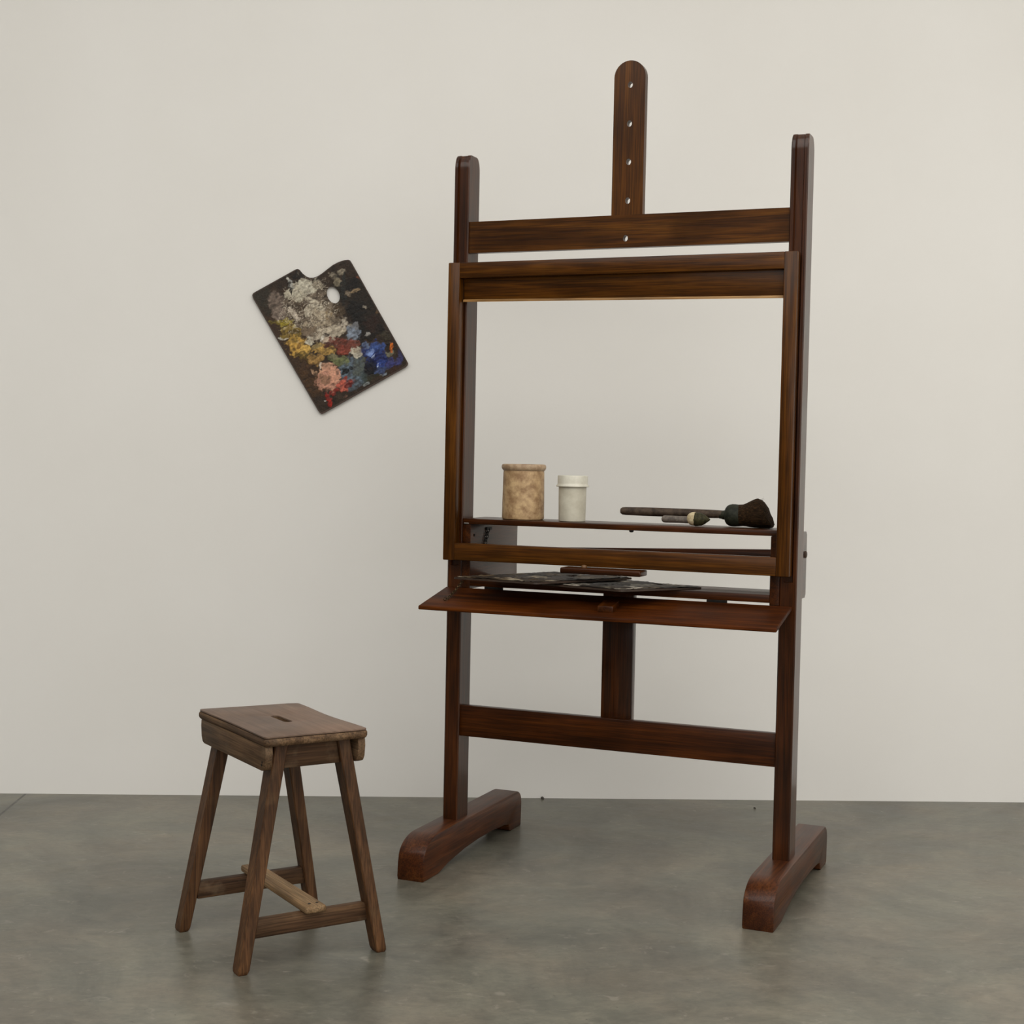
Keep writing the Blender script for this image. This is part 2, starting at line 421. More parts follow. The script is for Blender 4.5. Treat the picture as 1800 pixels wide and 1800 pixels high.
bm = boxbm(*sh(PW+.006, PW+.024, -.0035, -.0008, SHZ0+.001, SHZ0+.0045), .0005)
link('shelf_bracket', bm, plain('worn steel', (.45, .43, .4), .35, .8, .3, 90), shelf)
LSZ0, LSZ1 = .9518, .9778
ebox('box_shelf', PW+CHT, W-PW-CHT, 0, .195, LSZ0, LSZ1, WX, .002)
bm = hexa([(PW+CHT-OX, CHD-.03-OY, 1.024), (W-PW-CHT-OX, CHD-.03-OY, 1.045), (W-PW-CHT-OX, CHD-.01-OY, 1.045), (PW+CHT-OX, CHD-.01-OY, 1.024),
           (PW+CHT-OX, CHD-.03-OY, 1.066), (W-PW-CHT-OX, CHD-.03-OY, 1.1005), (W-PW-CHT-OX, CHD-.01-OY, 1.1005), (PW+CHT-OX, CHD-.01-OY, 1.066)], .002)
link('back_rail', bm, WX, E, True)

# drop-front tray on hinges and chains
TZB, TZF, TY = .9457, .8985, -.2235
tt = .0137
def tray_z(y): return TZB+(TZF-TZB)*(y+.005)/(TY+.005)
pts = [(0, TY), (W-.012, TY), (W-.012, -.005), (0, -.005)]
bm = hexa([(x-OX, y-OY, tray_z(y)-tt) for x, y in pts]+[(x-OX, y-OY, tray_z(y)) for x, y in pts], .0035, 3)
tray = link('tray', bm, WXT, E, True)
bx0 = .612
for nm, px0, px1, py0, py1, hh in (('tray_block', bx0, bx0+.052, -.178, -.118, .021),):
    bm = hexa([(x-OX, y-OY, tray_z(y)+dz) for dz in (-.001, hh) for x, y in ((px0, py0), (px1, py0), (px1, py1), (px0, py1))], .002)
    link(nm, bm, WY, tray, True)
for hxc in (.176, .9545):
    bm = boxbm(*sh(hxc-.033, hxc+.033, -.0045, .006, TZB-.012, LSZ0+.0005), .0008)
    link('hinge', bm, IRON, tray)

def chain(name, pts, mat, parent, r=.0045, t=.0013):
    bm = bmesh.new()
    P = [Vector(p) for p in pts]
    total = sum((b-a).length for a, b in zip(P, P[1:])); n = max(2, int(total/(r*2.6)))
    for k in range(n):
        s = total*(k+.5)/n
        for a, b in zip(P, P[1:]):
            l = (b-a).length
            if s <= l+1e-9: c = a.lerp(b, s/l); d = (b-a).normalized(); break
            s -= l
        up = Vector((0, 0, 1)) if abs(d.z) < .9 else Vector((1, 0, 0))
        u = d.cross(up).normalized(); v = d.cross(u)
        if k % 2: u, v = v, u
        ring = []
        for i in range(10):
            th = 2*PI*i/10
            cc = c+d*(r*1.7*math.cos(th))+u*(r*math.sin(th)); nn = (d*math.cos(th)+u*math.sin(th)).normalized(); w = d.cross(u)
            ring.append([bm.verts.new(cc+nn*(t*math.cos(2*PI*j/6))+w*(t*math.sin(2*PI*j/6))) for j in range(6)])
        for i in range(10):
            for j in range(6):
                bm.faces.new((ring[i][j], ring[i][(j+1) % 6], ring[(i+1) % 10][(j+1) % 6], ring[(i+1) % 10][j]))
    return link(name, bm, mat, parent, True)
cy = -.155
ctop = Vector((.062-OX, -.006-OY, .967)); cbot = Vector((.072-OX, cy-OY, tray_z(cy)+.005))
mid = ctop.lerp(cbot, .5)+Vector((0, 0, -.004))
chain('chain', [ctop, mid, cbot, cbot+Vector((-.006, -.012, .001))], BRASS, tray)
# spare chain hanging against the left cheek
cx = PW+CHT+.004
bm = boxbm(*sh(PW+CHT-.0005, PW+CHT+.006, .128, .172, 1.139, 1.149), .001)
link('hook', bm, IRON, chk)
chain('hanging_chain', [(cx-OX, .148-OY, 1.142), (cx-OX, .118-OY, 1.085), (cx-OX, .100-OY, 1.060)], IRON, chk)
chain('hanging_chain', [(cx-OX, .130-OY, 1.138), (cx-OX, .098-OY, 1.075), (cx-OX, .086-OY, 1.050)], IRON, chk, .0035, .001)

# ------------------------------------------------------------------ things on the easel shelf
def on_easel(name, x, y, z, label, cat, group=None):
    return empty(name, ew(x, y, z), -WA, label, cat, group)
J = on_easel('stoneware_jar', .2425, .088, SHZ1+.0006, 'mottled brown cylindrical stoneware jar standing at the left end of the easel shelf', 'jar')
R = .0725
link('body', lathe([(R-.004, 0), (R-.001, .002), (R, .006), (R-.0005, .06), (R-.0015, .12), (R-.002, .158), (R-.003, .168),
                    (R-.010, .166), (R-.011, .1), (R-.011, .012), (.002, .011)], seg=64), STONE, J, True)
link('rim', lathe([(R-.0035, .166), (R+.001, .170), (R+.0038, .176), (R+.0042, .182), (R+.002, .1875), (R-.003, .1895), (R-.008, .187), (R-.010, .18), (R-.010, .164)], seg=64), STONE_RIM, J, True)
K = on_easel('plastic_pot', .423, .085, SHZ1+.0006, 'small cream plastic pot with a deep flanged lid standing right of the brown jar', 'pot')
R = .0465
link('body', lathe([(R-.004, 0), (R-.0015, .001), (R-.001, .004), (R, .06), (R+.0005, .1195), (.003, .1195)], seg=56), CREAM, K, True)
link('lid', lathe([(.003, .118), (.054, .1165), (.0558, .118), (.0555, .1205), (.0520, .1245), (.0512, .129), (.0512, .152), (.0500, .1545), (.003, .155)], seg=56), CREAM_LID, K, True)

# large round brush; head lies on the shelf, handle along the shelf to the left
BR = on_easel('paintbrush', .97, .112, SHZ1, 'large long-handled paintbrush with a splayed brown bristle head at the right end of the shelf', 'brush')
bz = .0385
link('handle', lathe_x([(-.384, .003), (-.382, .009), (-.376, .0125), (-.365, .0135), (-.30, .0145), (-.15, .0145), (-.06, .0135), (-.028, .0125), (-.016, .012)], (0, 0, bz+.002), 20), HANDLE, BR, True)
link('ferrule', lathe_x([(-.042, .0125), (-.036, .0125), (-.034, .014), (-.026, .0155), (-.022, .016), (-.021, .024), (-.017, .030), (-.010, .0345), (0, .0365), (.010, .0365), (.020, .0355), (.030, .0345)], (0, 0, bz), 28), FERR, BR, True)
sec = [(.022, .0355, -.0355), (.036, .0365, -.034), (.048, .042, -.0345), (.062, .049, -.0365), (.076, .055, -.0378), (.084, .057, -.038), (.094, .053, -.0385), (.104, .045, -.0382), (.112, .030, -.0382), (.124, .002, -.038), (.130, -.014, -.037), (.133, -.022, -.0345)]
rings = []
for k, (x, zt, zb) in enumerate(sec):
    zc, rz = (zt+zb)/2, (zt-zb)/2; ry = .033+.004*min(k, 6) if k < 9 else .05-.008*(k-8)
    ry = min(ry, .05)
    ring = []
    for i in range(72):
        th = 2*PI*i/72
        kk = 1+.045*noise.noise(Vector((i*.9, x*18, 3)))*min(1, k/3)
        z = max(zb+.0003, zc+rz*math.sin(th)*kk)
        ring.append((x+.004*noise.noise(Vector((i*1.3, k, 1)))*(k > 7), ry*math.cos(th)*kk, bz+z))
    rings.append(ring)
bris = link('bristles', loft(rings), BRIS, BR, True, 60)
bm = bmesh.new()
for k in range(26):
    th = random.uniform(.9, 2.2); x = random.uniform(.068, .10)
    b = Vector((x, .02*math.cos(th), bz+.048)); d = Vector((random.uniform(.1, .9), random.uniform(-.4, .4), random.uniform(.25, .6))).normalized()*random.uniform(.01, .02)
    if k < 6: d = Vector((random.uniform(-.9, -.3), 0, .45)).normalized()*.014
    s = .0004
    v = [bm.verts.new(b+Vector(o)) for o in ((s, 0, 0), (-s, s, 0), (-s, -s, 0))]; tpt = bm.verts.new(b+d)
    for i in range(3): bm.faces.new((v[i], v[(i+1) % 3], tpt))
    bm.faces.new(v[::-1])
link('stray_hairs', bm, BRIS, bris)

SB = on_easel('paintbrush', .853, .048, SHZ1+.0026, 'small stubby paintbrush with cream band and green head, before the large brush', 'brush')
hz = .0225
link('handle', lathe_x([(-.103, .003), (-.101, .008), (-.096, .0112), (-.088, .0122), (-.07, .0118), (-.04, .0115), (-.012, .012)], (0, 0, hz-.004), 18), HANDLE2, SB, True)
link('band', lathe_x([(-.014, .0125), (-.011, .016), (-.006, .0195), (0, .0215), (.006, .0222), (.011, .0222)], (0, 0, hz), 24), BAND, SB, True)
link('bristles', lathe_x([(.009, .0215), (.013, .0222), (.022, .0222), (.032, .020), (.042, .0150), (.050, .0095), (.057, .0045), (.060, .001)], (0, 0, hz-.001), 24, .05), GREENB, SB, True)

# ------------------------------------------------------------------ palettes
def nz(x, y, s, o=0.): return noise.noise(Vector((x*s+o*7.3, y*s-o*3.1, o)))

def build_paint(outline, holes, inside, step, colour, height, place, parent, name='paint_layer'):
    xs = [p[0] for p in outline]; ys = [p[1] for p in outline]
    bm = bmesh.new(); cols = {}
    cl = bm.loops.layers.float_color.new('paint')
    nx = int((max(xs)-min(xs))/step)+1; ny = int((max(ys)-min(ys))/step)+1
    cx, cyy = sum(xs)/len(xs), sum(ys)/len(ys)
    g = {}
    k = .985
    for i in range(nx+1):
        for j in range(ny+1):
            a, b = min(xs)+i*step, min(ys)+j*step
            if not inside((cx+(a-cx)/k, cyy+(b-cyy)/k), outline): continue
            if any(inside((a, b), h) for h in holes): continue
            c, h = colour(a, b)
            v = bm.verts.new(place(a, b, h)); g[i, j] = v; cols[v] = c
    for (i, j), v in list(g.items()):
        q = [g.get((i, j)), g.get((i+1, j)), g.get((i+1, j+1)), g.get((i, j+1))]
        if all(q):
            f = bm.faces.new(q)
            for l in f.loops: l[cl] = (*cols[l.vert], 1)
    bmesh.ops.delete(bm, geom=[v for v in bm.verts if not v.link_faces], context='VERTS')
    return link(name, bm, PAINT, parent, True, 60)

# wall palette: outline in millimetres-like photo units turned once into wall metres
def PXM(X, Y):
    u, v = 420+X/5.625, 430+Y/5.625
    return (.00227269*u+3.57228e-5*v-1.8208943, 5.618e-5*u-.00227647*v+3.1782618)
PO = [(133, 500), (140, 484), (160, 470), (560, 246), (582, 241), (600, 250), (632, 288), (668, 316), (700, 328), (735, 328), (780, 312), (830, 278), (880, 238), (930, 200), (985, 172), (1040, 154), (1080, 150), (1098, 156), (1112, 176),
      (1668, 1158), (1676, 1176), (1668, 1198), (1650, 1214), (840, 1668), (818, 1676), (798, 1664), (780, 1640), (140, 530)]
outl = [PXM(*p) for p in PO]
pc = PXM(900, 920)
outl = [(a-pc[0], b-pc[1]) for a, b in outl]
hole = []
for a, b in circle(932, 497, 60, 86, 24, math.radians(-24)):
    q = PXM(a, b); hole.append((q[0]-pc[0], q[1]-pc[1]))
WP = empty('artist_palette', (pc[0], YW, pc[1]), 0, 'paint-encrusted rectangular wooden palette with a thumb hole, hung tilted on the white wall', 'palette')
bm, inside = plate(outl, [hole], .006, lambda a, b, d: (a, -d, b), .006)
link('board', bm, plain('dark palette wood', s2l((66, 46, 32)), .5, 0, .4, 30.), WP)
bm = lathe([(.006, 0), (.006, .0065)], (0, 0, 0), 12)
for v in bm.verts: v.co = Vector((v.co.x, -v.co.z, v.co.y+.11))
link('wall_spacer', bm, IRON, WP)  # added peg that spaces the board off the wall

PATCH = [  # centre x, y, radius x, y, turn, colour, raggedness, relief
 (700, 1300, 150, 240, -30, (84, 58, 34), .5, .2), (430, 900, 120, 420, -30, (72, 52, 36), .5, .1), (250, 560, 120, 160, -30, (58, 52, 42), .5, .1),
 (1200, 560, 250, 430, -30, (42, 35, 27), .5, .3), (1060, 300, 160, 130, 0, (58, 44, 32), .6, .3),
 (390, 610, 95, 170, -20, (124, 108, 96), .6, .4), (420, 690, 110, 60, 0, (128, 112, 100), .6, .4),
 (700, 620, 250, 300, -35, (118, 104, 88), .6, .6), (850, 760, 200, 170, -25, (130, 116, 98), .7, .6),
 (640, 440, 170, 95, -20, (186, 180, 162), .9, .9), (560, 500, 120, 70, 20, (178, 170, 150), 1., .9), (600, 620, 90, 60, 0, (86, 70, 54), .7, .4),
 (760, 590, 130, 40, 40, (190, 180, 160), 1.1, 1.), (690, 660, 40, 70, 20, (188, 178, 158), 1.1, 1.), (540, 680, 40, 90, -30, (184, 172, 156), 1., .9),
 (820, 690, 120, 40, 20, (170, 156, 134), 1.1, .9), (760, 780, 150, 30, 0, (160, 146, 124), 1.1, .9), (890, 700, 50, 60, 0, (150, 130, 100), 1., .8),
 (930, 860, 190, 65, -12, (182, 170, 150), .9, .9), (1050, 790, 80, 60, 20, (170, 160, 144), .8, .7), (740, 910, 90, 45, 10, (168, 156, 138), .8, .7),
 (780, 400, 90, 40, 30, (140, 130, 112), .9, .6), (985, 640, 80, 70, 0, (82, 66, 48), .6, .5), (700, 860, 100, 60, 0, (130, 112, 92), .8, .6), (860, 895, 35, 22, 0, (52, 38, 30), .6, .4),
 (480, 350, 16, 75, -25, (172, 170, 162), .7, .5), (520, 375, 12, 60, -25, (150, 150, 146), .7, .5), (470, 300, 60, 50, -30, (40, 32, 26), .5, .2), (590, 300, 65, 55, 0, (36, 30, 27), .5, .2), (510, 440, 20, 70, -10, (34, 28, 22), .7, .2),
 (930, 310, 50, 35, 20, (128, 118, 102), .9, .6), (1010, 262, 48, 40, 20, (140, 130, 112), .8, .6), (975, 380, 40, 55, 0, (126, 116, 96), .9, .6), (1085, 480, 30, 45, 0, (124, 110, 92), .9, .6), (1150, 455, 45, 22, -10, (148, 126, 96), .8, .7), (1030, 430, 30, 150, 0, (48, 48, 44), .6, .4), (1120, 390, 80, 70, 0, (28, 25, 22), .5, .4),
 (1160, 640, 110, 90, 0, (26, 23, 20), .5, .6), (1240, 630, 22, 14, 0, (150, 140, 124), .9, .9), (1180, 770, 90, 90, 0, (27, 24, 21), .5, .6), (1330, 780, 100, 100, 0, (52, 34, 26), .6, .5), (1390, 830, 60, 60, 0, (26, 22, 19), .6, .5), (1290, 900, 90, 50, 0, (30, 24, 20), .5, .5), (1280, 888, 22, 16, 0, (150, 146, 140), .9, .9), (1450, 900, 60, 40, 0, (70, 62, 48), .8, .5), (1180, 330, 25, 20, 0, (120, 70, 44), .8, .5), (1365, 655, 18, 24, 0, (110, 86, 60), .8, .5),
 (1125, 880, 75, 95, -10, (128, 138, 152), .7, .6), (1150, 800, 50, 40, 0, (120, 120, 122), .7, .6), (1205, 925, 40, 60, 10, (30, 22, 20), .6, .4),
 (460, 770, 85, 40, -10, (152, 136, 44), .8, .6), (330, 770, 50, 25, 0, (112, 98, 40), .9, .4), (480, 830, 110, 22, -15, (190, 176, 128), .9, 1.), (520, 880, 130, 95, 20, (138, 114, 52), .8, .8), (570, 1000, 130, 105, 30, (190, 150, 72), .7, .9), (640, 1040, 80, 60, 0, (206, 166, 86), .7, .9), (590, 1010, 40, 40, 0, (130, 92, 38), .9, .6), (560, 870, 50, 40, 0, (92, 74, 34), .9, .5),
 (430, 928, 55, 16, 0, (184, 180, 168), .9, 1.), (690, 948, 38, 42, 30, (196, 188, 168), .8, 1.), (820, 930, 26, 28, 0, (206, 200, 186), .7, .9), (900, 960, 90, 40, 10, (176, 158, 138), .9, .8),
 (670, 1110, 130, 48, 15, (94, 76, 34), .8, .6), (840, 1040, 130, 65, 10, (178, 142, 76), .8, .7), (760, 1140, 80, 60, 0, (160, 124, 70), .9, .6), (780, 1000, 70, 40, 0, (150, 130, 84), .9, .6),
 (1040, 985, 150, 70, 12, (122, 62, 48), .8, .8), (1030, 1050, 80, 50, 10, (150, 72, 56), .8, .8), (1140, 975, 60, 35, 10, (136, 76, 62), .8, .7), (890, 990, 50, 30, 0, (90, 52, 40), .8, .5),
 (1120, 1270, 140, 180, 0, (98, 112, 124), .5, .5), (990, 1150, 110, 50, 10, (118, 124, 82), .8, .6), (930, 1110, 50, 30, 0, (126, 120, 90), .8, .6), (1190, 1190, 62, 150, 12, (92, 98, 92), .4, .6), (1240, 1320, 45, 70, 0, (66, 76, 72), .6, .5), (1160, 1060, 72, 52, 0, (190, 182, 164), .8, 1.), (1165, 1050, 40, 20, 0, (150, 138, 118), .8, .7),
 (1350, 1090, 165, 120, 40, (44, 64, 128), .7, .9), (1250, 1000, 50, 40, 0, (98, 112, 140), .8, .7), (1360, 1020, 90, 60, 0, (64, 88, 150), .8, .9), (1290, 1070, 50, 36, -20, (122, 144, 196), 1., 1.), (1380, 1120, 90, 80, 0, (26, 38, 100), .8, .9), (1310, 1200, 75, 75, 0, (18, 22, 42), .6, .6), (1400, 1180, 60, 50, 0, (48, 72, 150), .9, .9), (1400, 1250, 90, 40, -20, (70, 86, 128), .9, .6), (1530, 1170, 110, 50, -25, (66, 68, 128), .8, .6), (1600, 1090, 40, 60, 0, (60, 58, 96), .8, .5), (1330, 1110, 26, 20, 0, (170, 184, 214), 1., 1.), (1385, 1190, 18, 26, 20, (176, 190, 218), 1., 1.), (1290, 1260, 60, 25, 0, (14, 18, 24), .5, .5),
 (1500, 1080, 50, 30, 0, (118, 116, 96), .9, .6), (1512, 1020, 24, 52, 0, (226, 118, 34), .6, .9), (1475, 985, 40, 12, -10, (36, 30, 28), .6, .4),
 (870, 1240, 90, 75, 0, (196, 150, 122), .7, .8), (880, 1350, 125, 130, -10, (184, 134, 112), .7, .8), (950, 1280, 60, 90, -15, (204, 150, 124), .7, .9), (850, 1340, 60, 60, 0, (150, 112, 88), .9, .6), (805, 1200, 18, 30, 20, (206, 190, 172), .8, .9), (730, 1260, 70, 60, 0, (66, 44, 26), .7, .4), (740, 1270, 40, 16, 20, (176, 140, 110), .8, .9),
 (1060, 1355, 80, 42, 0, (150, 62, 50), .8, .8), (1020, 1400, 60, 60, 0, (190, 96, 78), .8, .7), (1085, 1385, 52, 32, -20, (104, 24, 22), .6, .8), (880, 1515, 36, 62, -20, (150, 40, 30), .9, .7), (950, 1455, 44, 22, -20, (150, 52, 42), 1., .7), (900, 1570, 20, 40, 0, (170, 40, 30), .8, .6), (850, 1550, 22, 12, 0, (196, 190, 184), .8, .8),
 (1052, 1250, 42, 38, 0, (22, 24, 26), .4, .8), (1110, 1225, 42, 18, 25, (20, 22, 25), .4, .8), (1260, 1375, 45, 18, -20, (150, 156, 156), .9, .7), (1420, 1290, 40, 12, -20, (140, 150, 160), .9, .7), (1110, 1430, 40, 30, 0, (84, 92, 98), .9, .5), (1050, 1500, 26, 16, 0, (120, 88, 72), .9, .6), (1330, 1310, 80, 30, -20, (54, 52, 36), .8, .4), (1560, 1230, 80, 40, -28, (66, 42, 30), .7, .3),
]
# one affine map back to the patch frame
det = (.00227269*-.00227647-3.57228e-5*5.618e-5)
def to_patch(a, b):
    a = a+pc[0]+1.8208943; b = b+pc[1]-3.1782618
    u = (a*-.00227647-3.57228e-5*b)/det; v = (.00227269*b-5.618e-5*a)/det
    return (u-420)*5.625, (v-430)*5.625
PT = []
for x, y, rx, ry, an, c, rg, h in PATCH:
    PT.append((x, y, rx, ry, math.cos(math.radians(an)), math.sin(math.radians(an)), s2l(c), rg, h))
def wall_paint(a, b):
    X, Y = to_patch(a, b)
    wx, wy = X+26*nz(X, Y, .016, 61)+12*nz(X, Y, .05, 62), Y+26*nz(X, Y, .016, 63)+12*nz(X, Y, .05, 64)
    n0 = nz(X, Y, .006, 1); n1 = nz(X, Y, .017, 2); n2 = nz(X, Y, .05, 3)
    st = nz(X*.55+Y*.85, (Y*.55-X*.85)*.28, .05, 4)          # brush drag
    base = s2l((58+14*n0+18*n1+8*st, 44+12*n0+14*n1+7*st, 32+9*n0+11*n1+6*st))
    c = list(base); h = .0004+.0003*n1
    for k, (x, y, rx, ry, co, si, cc, rg, hh) in enumerate(PT):
        dx, dy = wx-x, wy-y
        if abs(dx) > 2*max(rx, ry) or abs(dy) > 2*max(rx, ry): continue
        p, q = (dx*co+dy*si)/rx, (-dx*si+dy*co)/ry
        d = p*p+q*q+rg*(.4*n0+.7*nz(X, Y, .014, k+5)+.7*nz(X, Y, .04, k+25)+.5*st)
        if d < 1:
            t = min(1, (1-d)/.4)
            t *= max(.15, min(1, .82+.7*nz(X, Y, .025, k+70)+.5*st))
            sh_ = 1+.22*n2+.2*nz(X, Y, .03, k+50)+.25*st
            c = [u*(1-t)+v*sh_*t for u, v in zip(c, cc)]
            h = h*(1-t)+t*(.0006+hh*(.0014+.0014*nz(X, Y, .03, k+90)+.0010*st))
    # scribbled light and dark strokes of the big grey mixing area
    m = 1-(((X-690)/330)**2+((Y-640)/340)**2)+.5*n1
    if m > 0:
        m = min(1, m*2.5)
        for o_, tone, wd in ((200, s2l((208, 198, 178)), .055), (201, s2l((72, 56, 42)), .06), (202, s2l((196, 184, 164)), .04)):
            r_ = abs(nz(wx, wy, .016, o_)+.35*nz(X, Y, .05, o_+9))
            if r_ < wd and nz(X, Y, .008, o_+5) > -.12:
                t = m*.8*(1-r_/wd)
                c = [u*(1-t)+v*t for u, v in zip(c, tone)]; h += t*.0014*(1 if tone[0] > .2 else -.4)
    lum = .3*c[0]+.6*c[1]+.1*c[2]
    g_ = .72+.5*min(1, lum/.3)
    return tuple(max(.002, .86*g_*v) for v in c), max(.0002, h)
build_paint(outl, [hole], inside, .0019, wall_paint, None, lambda a, b, h: (a, -.0122-h, b), WP)

# two more palettes lying on the box shelf, overhanging the tray
def lying_palette(corners, z, label, seed, tones, hole_at):
    cx = sum(c[0] for c in corners)/4; cyy = sum(c[1] for c in corners)/4
    o = empty('artist_palette', ew(cx, cyy, z), -WA, label, 'palette')
    pts = [Vector((x-cx, y-cyy)) for x, y in corners]
    ol = []
    for i in range(4):                                  # rounded corners
        p, a, b = pts[i], pts[i-1], pts[(i+1) % 4]
        d1, d2 = (a-p).normalized(), (b-p).normalized(); r = .016
        for k in range(5):
            t = k/4; q = (p+d1*r)*(1-t)**2+p*2*t*(1-t)+(p+d2*r)*t*t
            ol.append((q.x, q.y))
    hl = circle(hole_at[0], hole_at[1], .017, .024, 20, .6)
    bm, ins = plate(ol, [hl], .006, lambda a, b, d: (a, b, d), 0)
    link('board', bm, plain('dark palette wood', s2l((58, 42, 30)), .5, 0, .4, 30.), o)
    tl = [s2l(t) for t in tones]
    def col(a, b):
        n0 = nz(a, b, 9, seed); n1 = nz(a, b, 24, seed+1); n2 = nz(a, b, 70, seed+2)
        c = list(s2l((48+14*n1, 39+11*n1, 31+9*n1))); h = .0004+.0003*n1
        for k, t in enumerate(tl):
            m = nz(a, b, 11, seed+10+k)+.35*nz(a, b, 45, seed+30+k)
            if m > .16:
                w = min(1, (m-.16)/.08); c = [u*(1-w)+v*(1+.3*n2)*w for u, v in zip(c, t)]
                h = h*(1-w)+w*(.0018+.0016*abs(n1)+.0014*n2)
        return tuple(max(.002, v) for v in c), max(.0002, h)
    build_paint(ol, [hl], ins, .0035, col, None, lambda a, b, h: (a, b, .0062+h), o)
    return o
lying_palette([(.39, -.110), (.693, -.188), (.89, .070), (.588, .178)], LSZ1+.0006, 'paint-crusted palette lying under another palette on the box shelf above the tray', 11,
              [(92, 86, 74), (70, 58, 42), (168, 160, 146), (36, 30, 24), (40, 33, 26)], (.09, .10))
lying_palette([(.108, -.190), (.418, -.225), (.623, .158), (.307, .212)], LSZ1+.0125, 'paint-crusted palette lying on top of another palette, overhanging the left half of the tray', 23,
              [(104, 90, 68), (146, 134, 114), (84, 68, 48), (52, 42, 34), (40, 33, 26)], (.06, .10))

# ------------------------------------------------------------------ stool
ST = empty('wooden_stool', (-.4754, -.8411, 0), -1.05018, 'worn wooden stool with a hand slot in its seat, standing on grey concrete', 'stool')
SH, ST_T = .6327, .0275
hl, hw = .2497, .1564
def seat_outline(k=0., n=14):
    o = []
    def cr(cx, cy, a0):
        for i in range(6):
            t = a0+i/5*PI/2; o.append((cx+(.014-k)*math.cos(t), cy+(.014-k)*math.sin(t)))
    def edge(p, q, sag):
        for i in range(1, n):
            t = i/n; s = math.sin(PI*t)
            x = p[0]+(q[0]-p[0])*t; y = p[1]+(q[1]-p[1])*t
            d = math.hypot(q[0]-p[0], q[1]-p[1]); nx_, ny_ = -(q[1]-p[1])/d, (q[0]-p[0])/d
            o.append((x+nx_*sag*s**2, y+ny_*sag*s**2))
    A, B = hl, hw; r = .014
    cr(A-r, B-r, 0); edge((A-r, B-k), (-A+r+.04, B-k), .010)
    cr(-A+r+.028, B-r, PI/2); edge((-A+k+.022, B-r), (-A+k, -B+r), .002)
    cr(-A+r, -B+r, PI); edge((-A+r, -B+k), (A-r, -B+k), .003)
    cr(A-r, -B+r, 1.5*PI); edge((A-k, -B+r), (A-k, B-r), .001)
    return o
lv = [(SH-ST_T, .006), (SH-ST_T+.004, .002), (SH-ST_T+.009, 0), (SH-.011, 0), (SH-.0065, .0025)]
bm = loft([[(x, y, z) for x, y in seat_outline(k)] for z, k in lv], cap=True)
seat_edge = bm
slot = [(.045+.013*math.cos(t*PI/8-PI/2)+.004, .013*math.sin(t*PI/8-PI/2)) for t in range(9)]+[(-.045+.013*math.cos(t*PI/8+PI/2)+.004, .013*math.sin(t*PI/8+PI/2)) for t in range(9)]
bm.free()
# seat as a bevelled board with a real slot: side rings plus slotted top and bottom
def seat_mesh():
    rings = [seat_outline(k) for _, k in lv]; zs = [z for z, _ in lv]
    bm = bmesh.new()
    vr = [[bm.verts.new((x, y, z)) for x, y in r] for r, z in zip(rings, zs)]
    n = len(rings[0])
    for a, b in zip(vr, vr[1:]):
        for i in range(n): bm.faces.new((a[i], a[(i+1) % n], b[(i+1) % n], b[i]))
    sl = [[bm.verts.new((x, y, z)) for x, y in slot] for z in (zs[0], zs[-1])]
    m = len(slot)
    for i in range(m): bm.faces.new((sl[0][i], sl[1][i], sl[1][(i+1) % m], sl[0][(i+1) % m]))
    for outer, inner, o2 in ((vr[0], sl[0], rings[0]), (vr[-1], sl[1], rings[-1])):
        pts = [Vector(p) for p in o2]+[Vector(p) for p in slot]
        ed = [(i, (i+1) % n) for i in range(n)]+[(n+i, n+(i+1) % m) for i in range(m)]
        vc, _, fs, ov, *_ = delaunay_2d_cdt(pts, ed, [], 0, 1e-7)
        allv = outer+inner
        mp = [allv[o[0]] for o in ov]
        def ins(p, poly):
            c = False; j = len(poly)-1
            for i in range(len(poly)):
                xi, yi = poly[i]; xj, yj = poly[j]
                if (yi > p[1]) != (yj > p[1]) and p[0] < (xj-xi)*(p[1]-yi)/(yj-yi)+xi: c = not c
                j = i
            return c
        for f in fs:
            c = (sum(vc[i].x for i in f)/3, sum(vc[i].y for i in f)/3)
            if ins(c, o2) and not ins(c, slot):
                try: bm.faces.new([mp[i] for i in f])
                except ValueError: pass
    return bm
link('seat', seat_mesh(), SX, ST, True, 30)
# thin worn covering board on top, same slot
ol2 = seat_outline(.0035)
bm, _ = plate(ol2, [slot], .0046, lambda a, b, d: (a, b, d), SH-.0046)
bevel(bm, .0012, 2)
sc_ = link('seat_cover', bm, SEAT, ST, True, 40)
bm, _ = plate(seat_outline(.011), [slot], .0022, lambda a, b, d: (a, b, d), SH-.0067)
link('cover_packing', bm, SX, sc_); sc_['label'] = 'smooth brown worn seat top'

def leg(bx, by, tx, ty, zt=.606):
    rings = []
    def ring(z, k, rd=1.):
        t = z/.53
        cx, cy_ = bx+(tx-bx)*t, by+(ty-by)*t
        w1, w2 = (.0265*k*(.86+.14*t))*rd, (.0190*k*(.84+.16*t))*rd; c = .003
        p = [(-w1+c, -w2), (w1-c, -w2), (w1, -w2+c), (w1, w2-c), (w1-c, w2), (-w1+c, w2), (-w1, w2-c), (-w1, -w2+c)]
        return [(cx+x, cy_+y, z) for x, y in p]
    rings = [ring(0, .80), ring(.004, .92), ring(.012, 1.)]+[ring(.012+(zt-.012)*i/10, 1.) for i in range(1, 11)]
    return link('leg', loft(rings), SZ, ST, True, 40)
leg(.239, -.212, .196, -.106); leg(-.180, -.222, -.190, -.106); leg(.253, .196, .196, .108); leg(-.172, .188, -.190, .108)

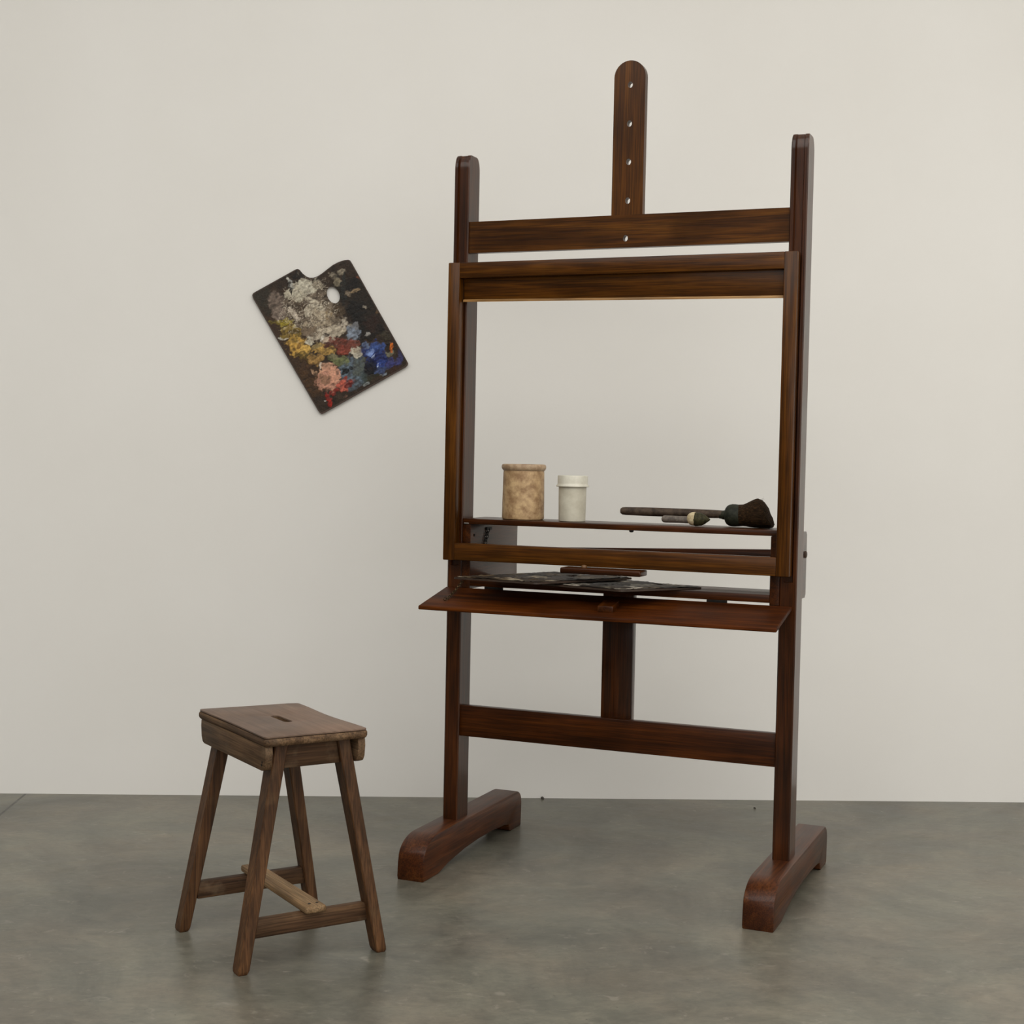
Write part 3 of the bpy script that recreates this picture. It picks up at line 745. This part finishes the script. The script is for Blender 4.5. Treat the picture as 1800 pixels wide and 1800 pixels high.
def apron(ys, y0, y1):
    o = []
    x0, x1, z0, z1 = -.236, .238, .536, .6052
    pr = [(x1, z1), (x0, z1), (x0-.002, z1-.02), (x0+.003, z0+.018), (x0+.012, z0+.004), (x0+.024, z0), (x1-.024, z0), (x1-.010, z0+.004), (x1-.001, z0+.018), (x1+.003, z1-.02)]
    bm = loft([[(x, y0, z) for x, z in pr], [(x, y1, z) for x, z in pr]])
    bmesh.ops.recalc_face_normals(bm, faces=bm.faces[:])
    bevel(bm, .003, 2)
    return link('apron', bm, SX, ST, True, 40)
a1 = apron(-1, -.150, -.127); apron(1, .128, .151)
for (x, z) in ((.218, .553), (.221, .561)):
    bm = lathe([(.0032, 0), (.0032, .0012)], (0, 0, 0), 10)
    for v in bm.verts: v.co = Vector((x+v.co.x, -.1502-v.co.z, z+v.co.y))
    link('nail', bm, IRON, a1)
box('end_rail', .183, .206, -.100, .102, .535, .6052, SY, ST, .002)
box('end_rail', -.206, -.183, -.100, .102, .535, .6052, SY, ST, .002)
box('stretcher', .212, .240, -.176, .170, .087, .1375, SY, ST, .0035)
box('stretcher', -.190, -.162, -.182, .166, .090, .1395, SY, ST, .0035)
bm = hexa([(-.213, -.030, .139), (.262, -.0335, .137), (.262, .0295, .137), (-.213, .028, .139),
           (-.213, -.030, .1595), (.262, -.0335, .1575), (.262, .0295, .1575), (-.213, .028, .1595)], .007, 3)
fr = link('foot_rest', bm, PALE, ST, True); fr['label'] = 'pale rubbed foot board across the stretchers'
for y in (-.010, .013):
    bm = lathe([(.0045, 0), (.004, .0008)], (.232, y, .1577), 10)
    link('nail', bm, IRON, fr)

# crumbs by the wall
for nm, x, y, s, lb in (('debris_chip', .413, .889, .007, 'small dark chip lying on the floor against the wall behind the easel'), ('debris_chip', 1.26, .75, .005, 'tiny dark crumb on the floor to the right, near the wall')):
    bm = bmesh.new(); bmesh.ops.create_icosphere(bm, subdivisions=2, radius=s)
    for v in bm.verts:
        v.co *= 1+.4*noise.noise(v.co*160); v.co.z = max(v.co.z*.8+s*.6, 0)
    o = link(nm, bm, GREYP); o.location = (x, y, 0); tag(o, lb, 'chip')

# ------------------------------------------------------------------ light
def area(name, loc, target, sx, sy, power, col):
    l = bpy.data.lights.new(name, 'AREA'); l.shape = 'RECTANGLE'; l.size = sx; l.size_y = sy; l.energy = power; l.color = col
    o = bpy.data.objects.new(name, l); COL.objects.link(o); o.location = loc
    d = Vector(target)-Vector(loc); o.rotation_euler = d.to_track_quat('-Z', 'Y').to_euler()
    return o
area('skylight', (.2, -.9, 5.1), (.2, -.9, 0), 9, 1.8, 34, (1, .98, .94))
area('skylight', (.2, -4.9, 5.1), (.2, -4.9, 0), 12.5, 5.0, 520, (1, .98, .94))
area('side_daylight', (6.3, -2.4, 2.3), (0, .4, 1.0), 4.0, 3.6, 26, (1, .98, .96))
area('front_fill', (1.0, -8.8, 1.9), (.4, .9, .5), 11.0, 3.6, 230, (1, .975, .94))  # fill light added behind the camera to even out the back wall
w = bpy.data.worlds.new('room'); SC.world = w; w.use_nodes = True
w.node_tree.nodes['Background'].inputs[0].default_value = (.8, .8, .78, 1); w.node_tree.nodes['Background'].inputs[1].default_value = .2

# ------------------------------------------------------------------ camera
cam = bpy.data.cameras.new('camera'); co = bpy.data.objects.new('camera', cam); COL.objects.link(co)
yaw, pitch, roll, f = -.0497925, -.03798, .02035, 2590.13
cyw, syw = math.cos(yaw), math.sin(yaw)
fw, rt, up = Vector((-syw, cyw, 0)), Vector((cyw, syw, 0)), Vector((0, 0, 1))
F = fw*math.cos(pitch)+up*math.sin(pitch); U = up*math.cos(pitch)-fw*math.sin(pitch)
R2 = rt*math.cos(roll)+U*math.sin(roll); U2 = U*math.cos(roll)-rt*math.sin(roll)
m = Matrix((R2, U2, -F)).transposed().to_4x4(); m.translation = Vector((-.03314, -5.0798, 1.4))
co.matrix_world = m
cam.sensor_width = 36; cam.sensor_fit = 'HORIZONTAL'; cam.lens = f/1800*36
SC.camera = co
vs = SC.view_settings
vs.view_transform = 'Standard'; vs.look = 'None'; vs.gamma = 1; vs.use_curve_mapping = False; vs.exposure = 0.0
